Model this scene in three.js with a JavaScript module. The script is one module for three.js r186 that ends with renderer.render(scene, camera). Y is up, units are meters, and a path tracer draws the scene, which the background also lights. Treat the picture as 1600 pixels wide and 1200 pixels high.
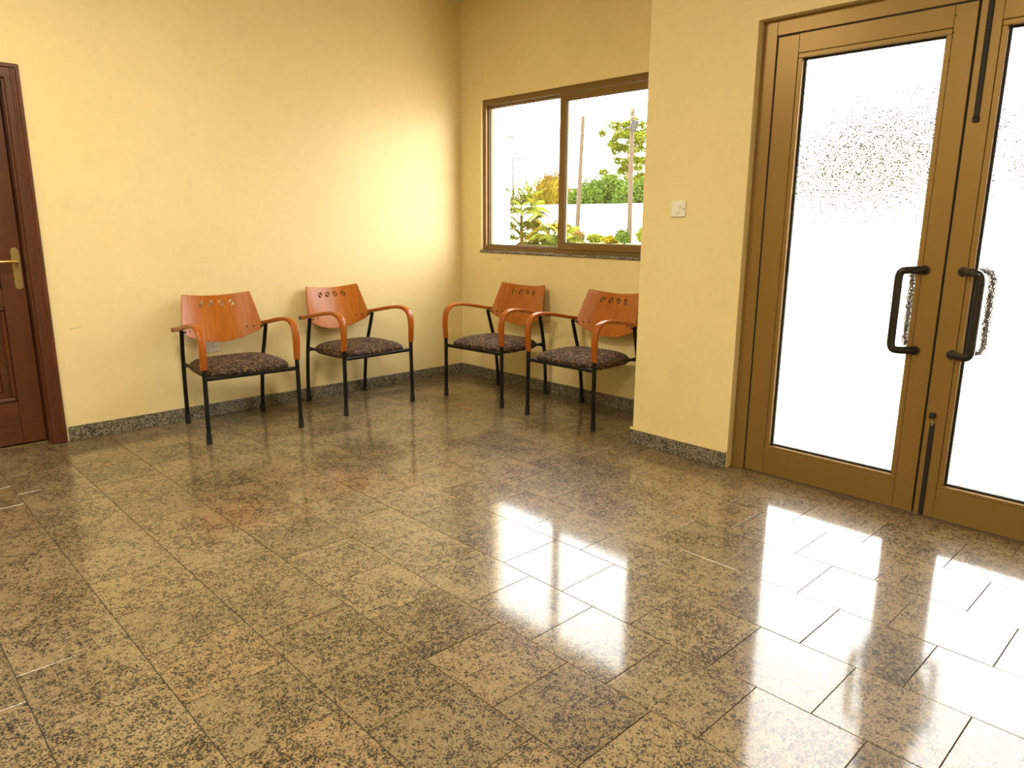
import * as THREE from 'three';
import { TessellateModifier } from 'three/addons/modifiers/TessellateModifier.js';
import { mergeGeometries as mergeRaw, toCreasedNormals } from 'three/addons/utils/BufferGeometryUtils.js';
import { RectAreaLightUniformsLib } from 'three/addons/lights/RectAreaLightUniformsLib.js';

// ---------------------------------------------------------------- camera, sky, exposure
const R = Math.PI / 180;
const scene = new THREE.Scene();
const camera = new THREE.PerspectiveCamera(55.874, 4 / 3, 0.05, 300);
camera.rotation.order = 'YXZ';
camera.position.set(4.822, 1.295, 4.032);
camera.rotation.set(-12.606 * R, 46.117 * R, 0.385 * R);
scene.add(camera);
scene.background = new THREE.Color(1.0, 0.985, 0.95);   // bright overcast sky
scene.backgroundIntensity = 10.5;
const renderer = new THREE.WebGLRenderer({ antialias: true });
renderer.toneMapping = THREE.LinearToneMapping;
renderer.toneMappingExposure = 1.2;
renderer.shadowMap.enabled = true;
RectAreaLightUniformsLib.init();
const LAMP = { power: 46, colour: new THREE.Color(1, 0.9, 0.68) };

// ---------------------------------------------------------------- helpers
const mergeGeometries = (list) => mergeRaw(list.map((g) => (g.index ? g.toNonIndexed() : g)));
let seed = 12345;
const rnd = () => { seed = (seed + 0x6d2b79f5) | 0; let t = Math.imul(seed ^ (seed >>> 15), 1 | seed); t = (t + Math.imul(t ^ (t >>> 7), 61 | t)) ^ t; return ((t ^ (t >>> 14)) >>> 0) / 4294967296; };
const rr = (a, b) => a + (b - a) * rnd();
const taken = {};
const numbered = (n) => { const k = taken[n] = (taken[n] ?? -1) + 1; return k ? n + '_' + String(k).padStart(3, '0') : n; };
const mesh = (name, geo, mat, parent) => { const m = new THREE.Mesh(geo, mat); m.name = name; m.castShadow = m.receiveShadow = true; (parent ?? scene).add(m); if (!parent) m.name = numbered(name); return m; };
const part = (name, parent) => { const g = new THREE.Group(); g.name = name; parent.add(g); return g; };
function tag(o, label, category, group) { o.userData = { label, category }; if (group) o.userData.group = group; return o; }
function thing(name, label, category, [x, y, z] = [0, 0, 0], turn = 0, group) {
  const o = new THREE.Group(); o.name = numbered(name); scene.add(o);
  o.position.set(x, y, z); o.rotation.y = turn; return tag(o, label, category, group);
}
function structure(o, label) { o.userData = { kind: 'structure', label }; return o; }
function structGroup(name, label) { const o = new THREE.Group(); o.name = name; scene.add(o); return structure(o, label); }
// box with chamfered edges and flat faces, 44 triangles
function chamferBox(w, h, d, r) {
  const m = [w / 2, h / 2, d / 2], pos = [];
  const pt = (face, s) => s.map((q, k) => q * (k === face ? m[k] : m[k] - r));        // corner s seen from one of its three faces
  const tri = (a, b, c) => { // wound outwards
    const u = b.map((v, k) => v - a[k]), v = c.map((q, k) => q - a[k]), n = [u[1] * v[2] - u[2] * v[1], u[2] * v[0] - u[0] * v[2], u[0] * v[1] - u[1] * v[0]];
    n[0] * a[0] + n[1] * a[1] + n[2] * a[2] + n[0] * b[0] + n[1] * b[1] + n[2] * b[2] + n[0] * c[0] + n[1] * c[1] + n[2] * c[2] > 0 ? pos.push(...a, ...b, ...c) : pos.push(...a, ...c, ...b);
  };
  const quad = (a, b, c, e) => { tri(a, b, c); tri(a, c, e); };
  const S = (k, v, k2, v2, k3, v3) => { const o = [0, 0, 0]; o[k] = v; o[k2] = v2; o[k3] = v3; return o; };
  for (let f = 0; f < 3; f++) {
    const p = (f + 1) % 3, q = (f + 2) % 3;
    for (const s of [-1, 1]) {
      quad(pt(f, S(f, s, p, -1, q, -1)), pt(f, S(f, s, p, 1, q, -1)), pt(f, S(f, s, p, 1, q, 1)), pt(f, S(f, s, p, -1, q, 1)));
      for (const t of [-1, 1]) quad(pt(f, S(f, s, p, t, q, -1)), pt(p, S(f, s, p, t, q, -1)), pt(p, S(f, s, p, t, q, 1)), pt(f, S(f, s, p, t, q, 1)));
    }
  }
  for (const a of [-1, 1]) for (const b of [-1, 1]) for (const c of [-1, 1]) tri(pt(0, [a, b, c]), pt(1, [a, b, c]), pt(2, [a, b, c]));
  const g = new THREE.BufferGeometry(); g.setAttribute('position', new THREE.Float32BufferAttribute(pos, 3)); g.setAttribute('uv', new THREE.Float32BufferAttribute(new Float32Array(pos.length / 3 * 2), 2)); g.computeVertexNormals(); return g;
}
// box from min to max, optionally rounded
function bx(x0, y0, z0, x1, y1, z1, r = 0) {
  const g = r > 0 ? chamferBox(x1 - x0, y1 - y0, z1 - z0, Math.min(r, 0.45 * Math.min(x1 - x0, y1 - y0, z1 - z0))) : new THREE.BoxGeometry(x1 - x0, y1 - y0, z1 - z0);
  g.translate((x0 + x1) / 2, (y0 + y1) / 2, (z0 + z1) / 2); return g;
}
// uv in metres from the dominant normal
function metreUV(g, s = 1, ox = 0, oy = 0, grainUp = true) {
  const p = g.attributes.position, n = g.attributes.normal, uv = new Float32Array(p.count * 2);
  for (let i = 0; i < p.count; i++) {
    const ax = Math.abs(n.getX(i)), ay = Math.abs(n.getY(i)), az = Math.abs(n.getZ(i));
    let u, v;
    if (ay >= ax && ay >= az) { u = p.getX(i); v = p.getZ(i); } else if (ax >= az) { u = p.getZ(i); v = p.getY(i); } else { u = p.getX(i); v = p.getY(i); }
    if (!grainUp) [u, v] = [v, u];
    uv[2 * i] = u / s + ox; uv[2 * i + 1] = v / s + oy;
  }
  g.setAttribute('uv', new THREE.BufferAttribute(uv, 2)); return g;
}
function tube(points, r, seg = 40, rad = 12, tension = 0.5) {
  return new THREE.TubeGeometry(new THREE.CatmullRomCurve3(points.map((q) => new THREE.Vector3(...q)), false, 'catmullrom', tension), seg, r, rad, false);
}
function rod(a, b, r0, r1 = r0, seg = 14) {
  const A = new THREE.Vector3(...a), B = new THREE.Vector3(...b), d = B.clone().sub(A);
  const g = new THREE.CylinderGeometry(r1, r0, d.length(), seg); g.translate(0, d.length() / 2, 0);
  g.applyQuaternion(new THREE.Quaternion().setFromUnitVectors(new THREE.Vector3(0, 1, 0), d.normalize())); g.translate(...a); return g;
}
// tileable value noise
function noiseGrid(n, sd) {
  const a = new Float32Array(n * n); let s = sd; for (let i = 0; i < n * n; i++) { s = (Math.imul(s, 1664525) + 1013904223) | 0; a[i] = (s >>> 8) / 16777216; }
  return (u, v) => { // u,v in 0..1, wraps
    const x = ((u % 1) + 1) % 1 * n, y = ((v % 1) + 1) % 1 * n, i = Math.floor(x), j = Math.floor(y), fx = x - i, fy = y - j, sx = fx * fx * (3 - 2 * fx), sy = fy * fy * (3 - 2 * fy);
    const i0 = i % n, i1 = (i + 1) % n, j0 = (j % n) * n, j1 = ((j + 1) % n) * n;
    return (a[j0 + i0] * (1 - sx) + a[j0 + i1] * sx) * (1 - sy) + (a[j1 + i0] * (1 - sx) + a[j1 + i1] * sx) * sy;
  };
}
const sRGB = (c) => (c <= 0.0031308 ? c * 12.92 : 1.055 * Math.pow(c, 1 / 2.4) - 0.055);
function dataTex(w, h, fn, srgb = true) { // fn(u,v) -> linear rgb array
  const d = new Uint8Array(w * h * 4);
  for (let y = 0; y < h; y++) for (let x = 0; x < w; x++) {
    const c = fn((x + 0.5) / w, (y + 0.5) / h, x, y), o = (y * w + x) * 4;
    for (let k = 0; k < 3; k++) d[o + k] = Math.max(0, Math.min(255, Math.round(255 * (srgb ? sRGB(Math.max(0, Math.min(1, c[k]))) : c[k]))));
    d[o + 3] = 255;
  }
  const t = new THREE.DataTexture(d, w, h, THREE.RGBAFormat); t.wrapS = t.wrapT = THREE.RepeatWrapping; t.magFilter = THREE.LinearFilter; t.minFilter = THREE.LinearMipmapLinearFilter;
  t.generateMipmaps = true; if (srgb) t.colorSpace = THREE.SRGBColorSpace; t.needsUpdate = true; return t;
}
const mixc = (a, b, t) => [a[0] + (b[0] - a[0]) * t, a[1] + (b[1] - a[1]) * t, a[2] + (b[2] - a[2]) * t];

// ---------------------------------------------------------------- textures and materials
// polished granite: grains of feldspar, tan and grey quartz, with black flecks gathered in clouds (one repeat = 1.6 m)
function graniteTex(N, cell, sd, pal, darkBase, darkSwing) {
  const n = Math.round(N / cell), px = new Float32Array(n * n), py = new Float32Array(n * n), kind = new Float32Array(n * n), tone = new Float32Array(n * n);
  let s = sd; const q = () => { s = (s + 0x6d2b79f5) | 0; let t = Math.imul(s ^ (s >>> 15), 1 | s); t = (t + Math.imul(t ^ (t >>> 7), 61 | t)) ^ t; return ((t ^ (t >>> 14)) >>> 0) / 4294967296; };
  for (let i = 0; i < n * n; i++) { px[i] = q(); py[i] = q(); kind[i] = q(); tone[i] = q(); }
  const c1 = noiseGrid(10, sd + 1), c2 = noiseGrid(27, sd + 2), c3 = noiseGrid(120, sd + 3);
  const idx = new Uint32Array(1);
  return dataTex(N, N, (u, v) => {
    const gx = u * n, gy = v * n, ci = Math.floor(gx), cj = Math.floor(gy); let best = 9, bi = 0;
    for (let dj = -1; dj <= 1; dj++) for (let di = -1; di <= 1; di++) {
      const k = ((cj + dj + n) % n) * n + (ci + di + n) % n, dx = ci + di + px[k] - gx, dy = cj + dj + py[k] - gy, d = dx * dx + dy * dy;
      if (d < best) { best = d; bi = k; }
    }
    idx[0] = bi; const ku = (bi % n) / n, kv = Math.floor(bi / n) / n;
    const cloud = 0.27 * c1(ku, kv) + 0.25 * c2(ku, kv) + 0.48 * c3(ku, kv), dark = darkBase + darkSwing * (cloud - 0.5);
    const k = kind[bi], t = tone[bi]; let c;
    if (k < dark) c = mixc(pal[0], pal[1], t);
    else if (k < dark + 0.20) c = mixc(pal[2], pal[3], t);
    else if (k < dark + 0.42) c = mixc(pal[4], pal[5], t);
    else c = mixc(pal[6], pal[7], t);
    return c;
  });
}
const granite = graniteTex(2048, 5.2, 77, [[0.012, 0.013, 0.014], [0.06, 0.058, 0.052], [0.15, 0.125, 0.09], [0.25, 0.21, 0.15], [0.40, 0.27, 0.155], [0.50, 0.345, 0.2], [0.44, 0.345, 0.21], [0.62, 0.51, 0.34]], 0.2, 1.25);
const graniteGrey = graniteTex(1024, 6, 99, [[0.02, 0.02, 0.02], [0.06, 0.06, 0.055], [0.12, 0.11, 0.1], [0.2, 0.19, 0.165], [0.3, 0.24, 0.165], [0.38, 0.32, 0.235], [0.34, 0.31, 0.25], [0.5, 0.46, 0.37]], 0.30, 0.4);
const tileTints = [[1, 1, 1], [0.93, 0.92, 0.9], [1.0, 0.94, 0.87], [0.84, 0.83, 0.8], [1.0, 0.98, 0.92], [0.8, 0.785, 0.76]].map((t) => [t[0] * 0.49, t[1] * 0.468, t[2] * 0.40]);
const tileMats = tileTints.map((t, i) => { const m = new THREE.MeshPhysicalMaterial({ map: granite, roughness: 0.42, specularIntensity: 0.35, clearcoat: 0.82, clearcoatRoughness: 0.09 }); m.color.setRGB(...t); m.name = 'granite_' + i; return m; });
const skirtMat = new THREE.MeshPhysicalMaterial({ map: graniteGrey, roughness: 0.3 }); skirtMat.color.setRGB(0.72, 0.7, 0.66);
const groutMat = new THREE.MeshStandardMaterial({ roughness: 0.95 }); groutMat.color.setRGB(0.045, 0.038, 0.028);

// emulsion-painted plaster with faint scuffs and hand marks
const w1 = noiseGrid(6, 5), w2 = noiseGrid(19, 6), w3 = noiseGrid(64, 7), w4 = noiseGrid(190, 8);
const wallTex = dataTex(1024, 1024, (u, v) => {
  const scuff = Math.max(0, 0.55 * w2(u, v) + 0.45 * w3(u * 1, v * 1) - 0.66) * 0.22, k = 1 + 0.04 * (w1(u, v) - 0.5) + 0.03 * (w3(u, v) - 0.5) + 0.02 * (w4(u, v) - 0.5) - scuff;
  return [0.80 * k, 0.675 * k * (1 - 0.02 * w1(v, u)), 0.36 * k * (1 - 0.06 * w1(v, u))];
});
const wallBump = dataTex(512, 512, (u, v) => { const k = 0.5 * w3(u, v) + 0.5 * w4(u, v); return [k, k, k]; }, false);
const wallMat = new THREE.MeshStandardMaterial({ map: wallTex, roughness: 0.55, bumpMap: wallBump, bumpScale: 0.0005 });
const ceilMat = new THREE.MeshStandardMaterial({ roughness: 0.9 }); ceilMat.color.setRGB(0.82, 0.78, 0.66);
const extMat = new THREE.MeshStandardMaterial({ roughness: 0.9 }); extMat.color.setRGB(0.85, 0.83, 0.78);

// wood: long grain along v
function woodTex(a, b, dk, sd, f = 26) {
  const g1 = noiseGrid(f, sd), g2 = noiseGrid(4, sd + 1), g3 = noiseGrid(128, sd + 2);
  return dataTex(512, 512, (u, v) => {
    const wob = 0.05 * g2(u, v), s = g1(u + wob, v * 0.12 + 0.03 * g2(v, u)), fine = g3(u, v * 0.06), pore = Math.max(0, g3(u * 1, v * 0.02 + 0.3) - 0.72) * 1.6;
    return mixc(mixc(a, b, 0.65 * s + 0.35 * fine), dk, Math.min(1, pore));
  });
}
const honeyTex = woodTex([0.33, 0.088, 0.005], [0.46, 0.145, 0.010], [0.23, 0.055, 0.004], 31);
const honeyWood = new THREE.MeshPhysicalMaterial({ map: honeyTex, roughness: 0.32, specularIntensity: 0.6, clearcoat: 0.06, clearcoatRoughness: 0.25 });
const armWood = new THREE.MeshPhysicalMaterial({ map: honeyTex, roughness: 0.34, specularIntensity: 0.7, clearcoat: 0.15, clearcoatRoughness: 0.22 }); armWood.color.setRGB(0.9, 0.78, 0.75);
const edgeWood = new THREE.MeshStandardMaterial({ roughness: 0.6 }); edgeWood.color.setRGB(0.018, 0.009, 0.006);
const mahoganyTex = woodTex([0.06, 0.0125, 0.003], [0.115, 0.027, 0.006], [0.025, 0.006, 0.002], 57, 18);
const mahogany = new THREE.MeshPhysicalMaterial({ map: mahoganyTex, roughness: 0.38, clearcoat: 0.35, clearcoatRoughness: 0.3 });
const blackSteel = new THREE.MeshPhysicalMaterial({ roughness: 0.45, specularIntensity: 0.55 }); blackSteel.color.setRGB(0.006, 0.006, 0.007);
const blackRubber = new THREE.MeshStandardMaterial({ roughness: 0.65 }); blackRubber.color.setRGB(0.007, 0.007, 0.007);
const blackPlastic = new THREE.MeshPhysicalMaterial({ roughness: 0.22 }); blackPlastic.color.setRGB(0.012, 0.011, 0.012);
const bronzeMat = new THREE.MeshPhysicalMaterial({ roughness: 0.36, metalness: 0.45 }); bronzeMat.color.setRGB(0.27, 0.165, 0.046);
const windowBronze = new THREE.MeshPhysicalMaterial({ roughness: 0.42, metalness: 0.25 }); windowBronze.color.setRGB(0.2, 0.115, 0.032);
const bronzeDark = new THREE.MeshPhysicalMaterial({ roughness: 0.4, metalness: 0.35 }); bronzeDark.color.setRGB(0.15, 0.088, 0.035);
const brass = new THREE.MeshStandardMaterial({ roughness: 0.3, metalness: 0.9 }); brass.color.setRGB(0.62, 0.42, 0.13);
const brassDull = new THREE.MeshStandardMaterial({ roughness: 0.45, metalness: 0.8 }); brassDull.color.setRGB(0.38, 0.29, 0.12);
const whitePlastic = new THREE.MeshPhysicalMaterial({ roughness: 0.35 }); whitePlastic.color.setRGB(0.82, 0.79, 0.72);
const chrome = new THREE.MeshStandardMaterial({ roughness: 0.2, metalness: 1 }); chrome.color.setRGB(0.7, 0.68, 0.64);
const clearGlass = new THREE.MeshPhysicalMaterial({ transmission: 1, thickness: 0, roughness: 0, ior: 1.5 });
const fr1 = noiseGrid(330, 301), fr2 = noiseGrid(140, 302);
const frostBump = dataTex(1024, 1024, (u, v) => { const k = fr1(u, v) * 0.6 + fr2(u, v) * 0.4; return [k, k, k]; }, false);
const frostGlass = new THREE.MeshPhysicalMaterial({ transmission: 1, thickness: 0.006, roughness: 0.08, ior: 1.5, bumpMap: frostBump, bumpScale: 0.0010 });

// upholstery: small overlapping leaf strokes in ochre, taupe and plum on dark brown (one repeat = 0.30 m)
function fabricTex() {
  const c = document.createElement('canvas'); c.width = c.height = 768; const g = c.getContext('2d');
  g.fillStyle = '#2b1d15'; g.fillRect(0, 0, 768, 768);
  const cols = ['#6e4f2c', '#7d5c36', '#5c4334', '#4d3a3e', '#8a6a42', '#3a2a22', '#614a4a', '#6b5538', '#20150f', '#947349'];
  for (let k = 0; k < 620; k++) {
    const x = rnd() * 768, y = rnd() * 768, l = rr(18, 36), w = rr(6, 12), a = rr(-0.9, 0.9) + (rnd() < 0.5 ? 1.0 : -0.8), bend = rr(-8, 8); g.fillStyle = cols[Math.floor(rnd() * cols.length)];
    for (const dx of [-768, 0, 768]) for (const dy of [-768, 0, 768]) {
      if (x + dx < -40 || x + dx > 808 || y + dy < -40 || y + dy > 808) continue;
      g.save(); g.translate(x + dx, y + dy); g.rotate(a); g.beginPath(); g.moveTo(-l, 0); g.quadraticCurveTo(bend, -w * 1.6, l, 0); g.quadraticCurveTo(bend, w * 1.6, -l, 0); g.fill(); g.restore();
    }
  }
  const t = new THREE.CanvasTexture(c); t.colorSpace = THREE.SRGBColorSpace; t.wrapS = t.wrapT = THREE.RepeatWrapping; return t;
}
const fw = noiseGrid(200, 41);
const weave = dataTex(512, 512, (u, v, x, y) => { const k = 0.5 + 0.25 * Math.sin(x * Math.PI / 2) * Math.sin(y * Math.PI / 2) + 0.4 * (fw(u, v) - 0.5); return [k, k, k]; }, false);
const fabric = new THREE.MeshPhysicalMaterial({ map: fabricTex(), roughness: 0.92, bumpMap: weave, bumpScale: 0.0012, sheen: 0.04, sheenRoughness: 0.6 }); fabric.sheenColor.setRGB(0.6, 0.5, 0.4);

// ---------------------------------------------------------------- room shell
const H = 3.0, XR = 6.4, ZF = 6.6, PX = 2.305, PZ = 0.6;            // ceiling, far right wall, wall behind the viewer, jog of the door wall
const WIN = { x0: 0.255, x1: 1.965, y0: 1.066, y1: 2.234 };
const DOOR = { x0: 2.933, x1: 4.767, y1: 2.239 };
const WD = { z0: 3.135, z1: 4.015, y1: 2.035 };
function wallShape(w0, w1, hole) {
  const s = new THREE.Shape([[w0, 0], [w1, 0], [w1, H], [w0, H]].map((q) => new THREE.Vector2(...q)));
  if (hole) s.holes.push(new THREE.Path([[hole[0], hole[2]], [hole[1], hole[2]], [hole[1], hole[3]], [hole[0], hole[3]]].map((q) => new THREE.Vector2(...q))));
  return s;
}
function doorwayShape(w0, w1, a, b, top) { return new THREE.Shape([[w0, 0], [a, 0], [a, top], [b, top], [b, 0], [w1, 0], [w1, H], [w0, H]].map((q) => new THREE.Vector2(...q))); }
const slab = (shape, t) => new THREE.ExtrudeGeometry(shape, { depth: t, bevelEnabled: false });
{
  let g = slab(wallShape(0, PX + 0.2, [WIN.x0, WIN.x1, WIN.y0, WIN.y1]), 0.2); g.translate(0, 0, -0.2); structure(mesh('wall_window', metreUV(g, 2.6, 0.13, 0.2), wallMat), 'cream painted wall with the sliding window');
  g = slab(doorwayShape(PX, XR, DOOR.x0, DOOR.x1, DOOR.y1), 0.2); g.translate(0, 0, PZ - 0.2); structure(mesh('wall_entrance', metreUV(g, 2.6, 0.53, 0.71), wallMat), 'cream painted wall around the glass double door');
  g = bx(PX, 0, 0, PX + 0.2, H, PZ - 0.2); structure(mesh('wall_return', metreUV(g, 2.6), wallMat), 'short return wall between window and entrance');
  // left wall: shape drawn in (z, y)
  g = slab(doorwayShape(-0.2, ZF, WD.z0, WD.z1, WD.y1), 0.2); g.applyMatrix4(new THREE.Matrix4().makeBasis(new THREE.Vector3(0, 0, 1), new THREE.Vector3(0, 1, 0), new THREE.Vector3(-1, 0, 0)));
  structure(mesh('wall_left', metreUV(toCreasedNormals(g, 0.5), 2.6, 0.3, 0.1), wallMat), 'cream painted wall behind the two left chairs');
  structure(mesh('wall_right', metreUV(bx(XR, 0, PZ - 0.2, XR + 0.2, H, ZF), 2.6), wallMat), 'cream painted side wall');
  structure(mesh('wall_back', metreUV(bx(-0.2, 0, ZF, XR + 0.2, H, ZF + 0.2), 2.6), wallMat), 'cream painted rear wall');
  structure(mesh('ceiling', bx(-0.2, H, -0.2, XR + 0.2, H + 0.2, ZF + 0.2), ceilMat), 'off-white ceiling');
}

// ---------------------------------------------------------------- floor of granite tiles in running bond
{
  const T = 0.305, gap = 0.0027, th = 0.012;
  const fl = structGroup('floor', 'polished granite tile floor in running bond');
  mesh('grout_bed', bx(-0.2, -0.2, -0.0, XR, -0.0022, ZF), groutMat, fl);
  const variants = [];
  for (let k = 0; k < 14; k++) {
    variants.push(metreUV(bx(-T / 2 + gap / 2, -th, -T / 2 + gap / 2, T / 2 - gap / 2, 0, T / 2 - gap / 2, 0.0006), 1.6, rnd(), rnd()));
  }
  const phase = [0.008, 0.155, 0.010, 0.160, 0.008, 0.182, 0.023, 0.182, 0.033, 0.203, 0.051, 0.2, 0.05];   // joint offsets of the rows from z = 0.42 on
  const list = [];
  for (let r = -2; r < 21; r++) {
    const z0 = 0.42 + r * T; if (z0 > ZF) break; const ph = phase[((r % 13) + 13) % 13];
    for (let c = -2; c < 22; c++) {
      const x0 = ph + c * T; const a = [Math.max(x0, -0.2), Math.min(x0 + T, XR)], b = [Math.max(z0, -0.0), Math.min(z0 + T, ZF)];
      if (a[1] - a[0] < 0.02 || b[1] - b[0] < 0.02) continue;
      if (b[1] < 0.43 && a[0] > PX + 0.05) continue;
      list.push({ a, b, whole: a[1] - a[0] > T - 0.001 && b[1] - b[0] > T - 0.001, cx: (a[0] + a[1]) / 2, cz: (b[0] + b[1]) / 2 });
    }
  }
  camera.updateMatrixWorld(); camera.updateProjectionMatrix();
  const view = camera.matrixWorldInverse.copy(camera.matrixWorld).invert();
  for (const t of list) { // how large it shows
    const p = new THREE.Vector3(t.cx, 0, t.cz).applyMatrix4(view), s = 1131 / Math.max(0.1, -p.z), X = p.x * s, Y = p.y * s;
    t.size = p.z < -0.3 && Math.abs(X) < 930 && Math.abs(Y) < 740 ? s * s * 1.295 / p.length() : 0;
  }
  list.sort((m, n) => n.size - m.size);
  const rest = [];
  list.forEach((t, i) => {
    const vi = Math.floor(rnd() * variants.length), turn = rnd() < 0.5 ? Math.PI : 0;
    let mi = Math.floor(Math.pow(rnd(), 1.4) * tileMats.length); const dy = rr(-0.0004, 0.0004);
    let g = variants[vi];
    if (!t.whole) { g = metreUV(bx(t.a[0] - t.cx + gap / 2, -th, t.b[0] - t.cz + gap / 2, t.a[1] - t.cx - gap / 2, 0, t.b[1] - t.cz - gap / 2), 1.6, rnd(), rnd()); }
    if (i < 299 && t.size > 0) {
      const m = mesh('tile', g, tileMats[mi], fl); m.position.set(t.cx, dy, t.cz); if (t.whole) m.rotation.y = turn;
    } else { const q = g.clone(); q.translate(t.cx, dy, t.cz); rest.push(q); }
  });
  if (rest.length) { const m = mesh('remaining_tiles', mergeGeometries(rest), tileMats[0], fl); m.userData.kind = 'stuff'; }
}

// ---------------------------------------------------------------- granite skirting, in pieces
function skirting(name, label, a, b, [nx, nz], first = 0.6, len = 0.61) {
  const g = structGroup(name, label), L = Math.hypot(b[0] - a[0], b[1] - a[1]), dx = (b[0] - a[0]) / L, dz = (b[1] - a[1]) / L;
  for (let s = 0, e = first; s < L - 0.001; s = e, e += len) {
    const q = Math.min(e, L), t = 0.014, hgt = 0.086 + rr(-0.0015, 0.0015);
    const p0 = [a[0] + dx * (s + 0.0012), a[1] + dz * (s + 0.0012)], p1 = [a[0] + dx * (q - 0.0012), a[1] + dz * (q - 0.0012)];
    const xs = [p0[0], p1[0], p0[0] + nx * t, p1[0] + nx * t], zs = [p0[1], p1[1], p0[1] + nz * t, p1[1] + nz * t];
    mesh('granite_piece', metreUV(bx(Math.min(...xs), 0.0006, Math.min(...zs), Math.max(...xs), hgt, Math.max(...zs), 0.0015), 0.9, rnd(), rnd()), skirtMat, g);
  }
}
skirting('baseboard_left', 'grey granite skirting along the left wall', [0, 0], [0, 3.062], [1, 0], 0.56, 0.61);
skirting('baseboard_window', 'grey granite skirting under the window', [0.0155, 0], [PX - 0.016, 0], [0, 1], 0.5, 0.61);
skirting('baseboard_entrance', 'grey granite skirting beside the glass door', [PX - 0.015, PZ], [2.931, PZ], [0, 1], 0.27, 0.4);
skirting('baseboard_return', 'granite skirting round the wall corner', [PX, 0.016], [PX, PZ - 0.002], [-1, 0], 0.3, 0.4);

{ // mortar fillet on top of the skirting beside the glass door
  const s = new THREE.Shape([[0, 0], [0.016, 0], [0.012, 0.005], [0, 0.017]].map((q) => new THREE.Vector2(...q))), g = new THREE.ExtrudeGeometry(s, { depth: 2.931 - PX + 0.01, bevelEnabled: false });
  g.rotateY(-Math.PI / 2); g.rotateY(Math.PI); g.translate(PX - 0.01, 0.0877, PZ); g.computeBoundingBox();
  g.translate(PX - 0.01 - g.boundingBox.min.x, 0, PZ - g.boundingBox.min.z);
  structure(mesh('trim_1', metreUV(toCreasedNormals(g, 0.3), 2.6, 0.2), wallMat), 'painted mortar fillet on the skirting');
}

// ---------------------------------------------------------------- sliding window in bronze aluminium
{
  const w = structGroup('window_1', 'two-pane sliding window with bronze aluminium frame');
  const { x0, x1, y0, y1 } = WIN, xm = (x0 + x1) / 2, fz0 = -0.105, fz1 = -0.022, f = 0.03;
  mesh('sill', metreUV(bx(x0 - 0.012, y0 - 0.018, -0.19, x1 + 0.01, y0 + 0.003, 0.010, 0.003), 0.9), skirtMat, w);
  const Y0 = y0 + 0.003;
  mesh('frame_jamb', bx(x0, Y0, fz0, x0 + f, y1, fz1, 0.002), windowBronze, w);
  mesh('frame_jamb', bx(x1 - f, Y0, fz0, x1, y1, fz1, 0.002), windowBronze, w);
  mesh('frame_head', bx(x0 + f, y1 - 0.042, fz0, x1 - f, y1, fz1, 0.002), windowBronze, w);
  mesh('frame_sill', bx(x0 + f, Y0, fz0, x1 - f, Y0 + 0.026, fz1, 0.002), windowBronze, w);
  for (const [tz, nm] of [[-0.062, 'track'], [-0.026, 'track']]) mesh(nm, bx(x0 + f, Y0 + 0.026, tz - 0.002, x1 - f, Y0 + 0.036, tz + 0.002), bronzeDark, w);
  function sash(a, b, z0, z1, st0, st1, rl) {
    const s = part('sash', w), yb = Y0 + 0.028, yt = y1 - 0.045;
    mesh('stile', bx(a, yb, z0, a + st0, yt, z1, 0.002), windowBronze, s);
    mesh('stile', bx(b - st1, yb, z0, b, yt, z1, 0.002), windowBronze, s);
    mesh('rail', bx(a + st0, yt - rl, z0, b - st1, yt, z1, 0.002), windowBronze, s);
    mesh('rail', bx(a + st0, yb, z0, b - st1, yb + rl, z1, 0.002), windowBronze, s);
    const zc = (z0 + z1) / 2, e = 0.004;
    mesh('gasket', mergeGeometries([bx(a + st0, yb + rl, zc - 0.006, a + st0 + e, yt - rl, zc + 0.006), bx(b - st1 - e, yb + rl, zc - 0.006, b - st1, yt - rl, zc + 0.006), bx(a + st0 + e, yt - rl - e, zc - 0.006, b - st1 - e, yt - rl, zc + 0.006), bx(a + st0 + e, yb + rl, zc - 0.006, b - st1 - e, yb + rl + e, zc + 0.006)]), blackRubber, s);
    const p = new THREE.PlaneGeometry(b - a - st0 - st1 - 0.002, yt - yb - 2 * rl - 0.002); p.translate((a + b) / 2 + (st0 - st1) / 2, (yb + yt) / 2, zc); mesh('pane', p, clearGlass, s);
    return s;
  }
  sash(x0 + f, xm + 0.02, -0.078, -0.046, 0.012, 0.036, 0.016);                 // outer track
  sash(xm - 0.018, x1 - f, -0.040, -0.014, 0.062, 0.05, 0.05);                  // inner track
}

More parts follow.
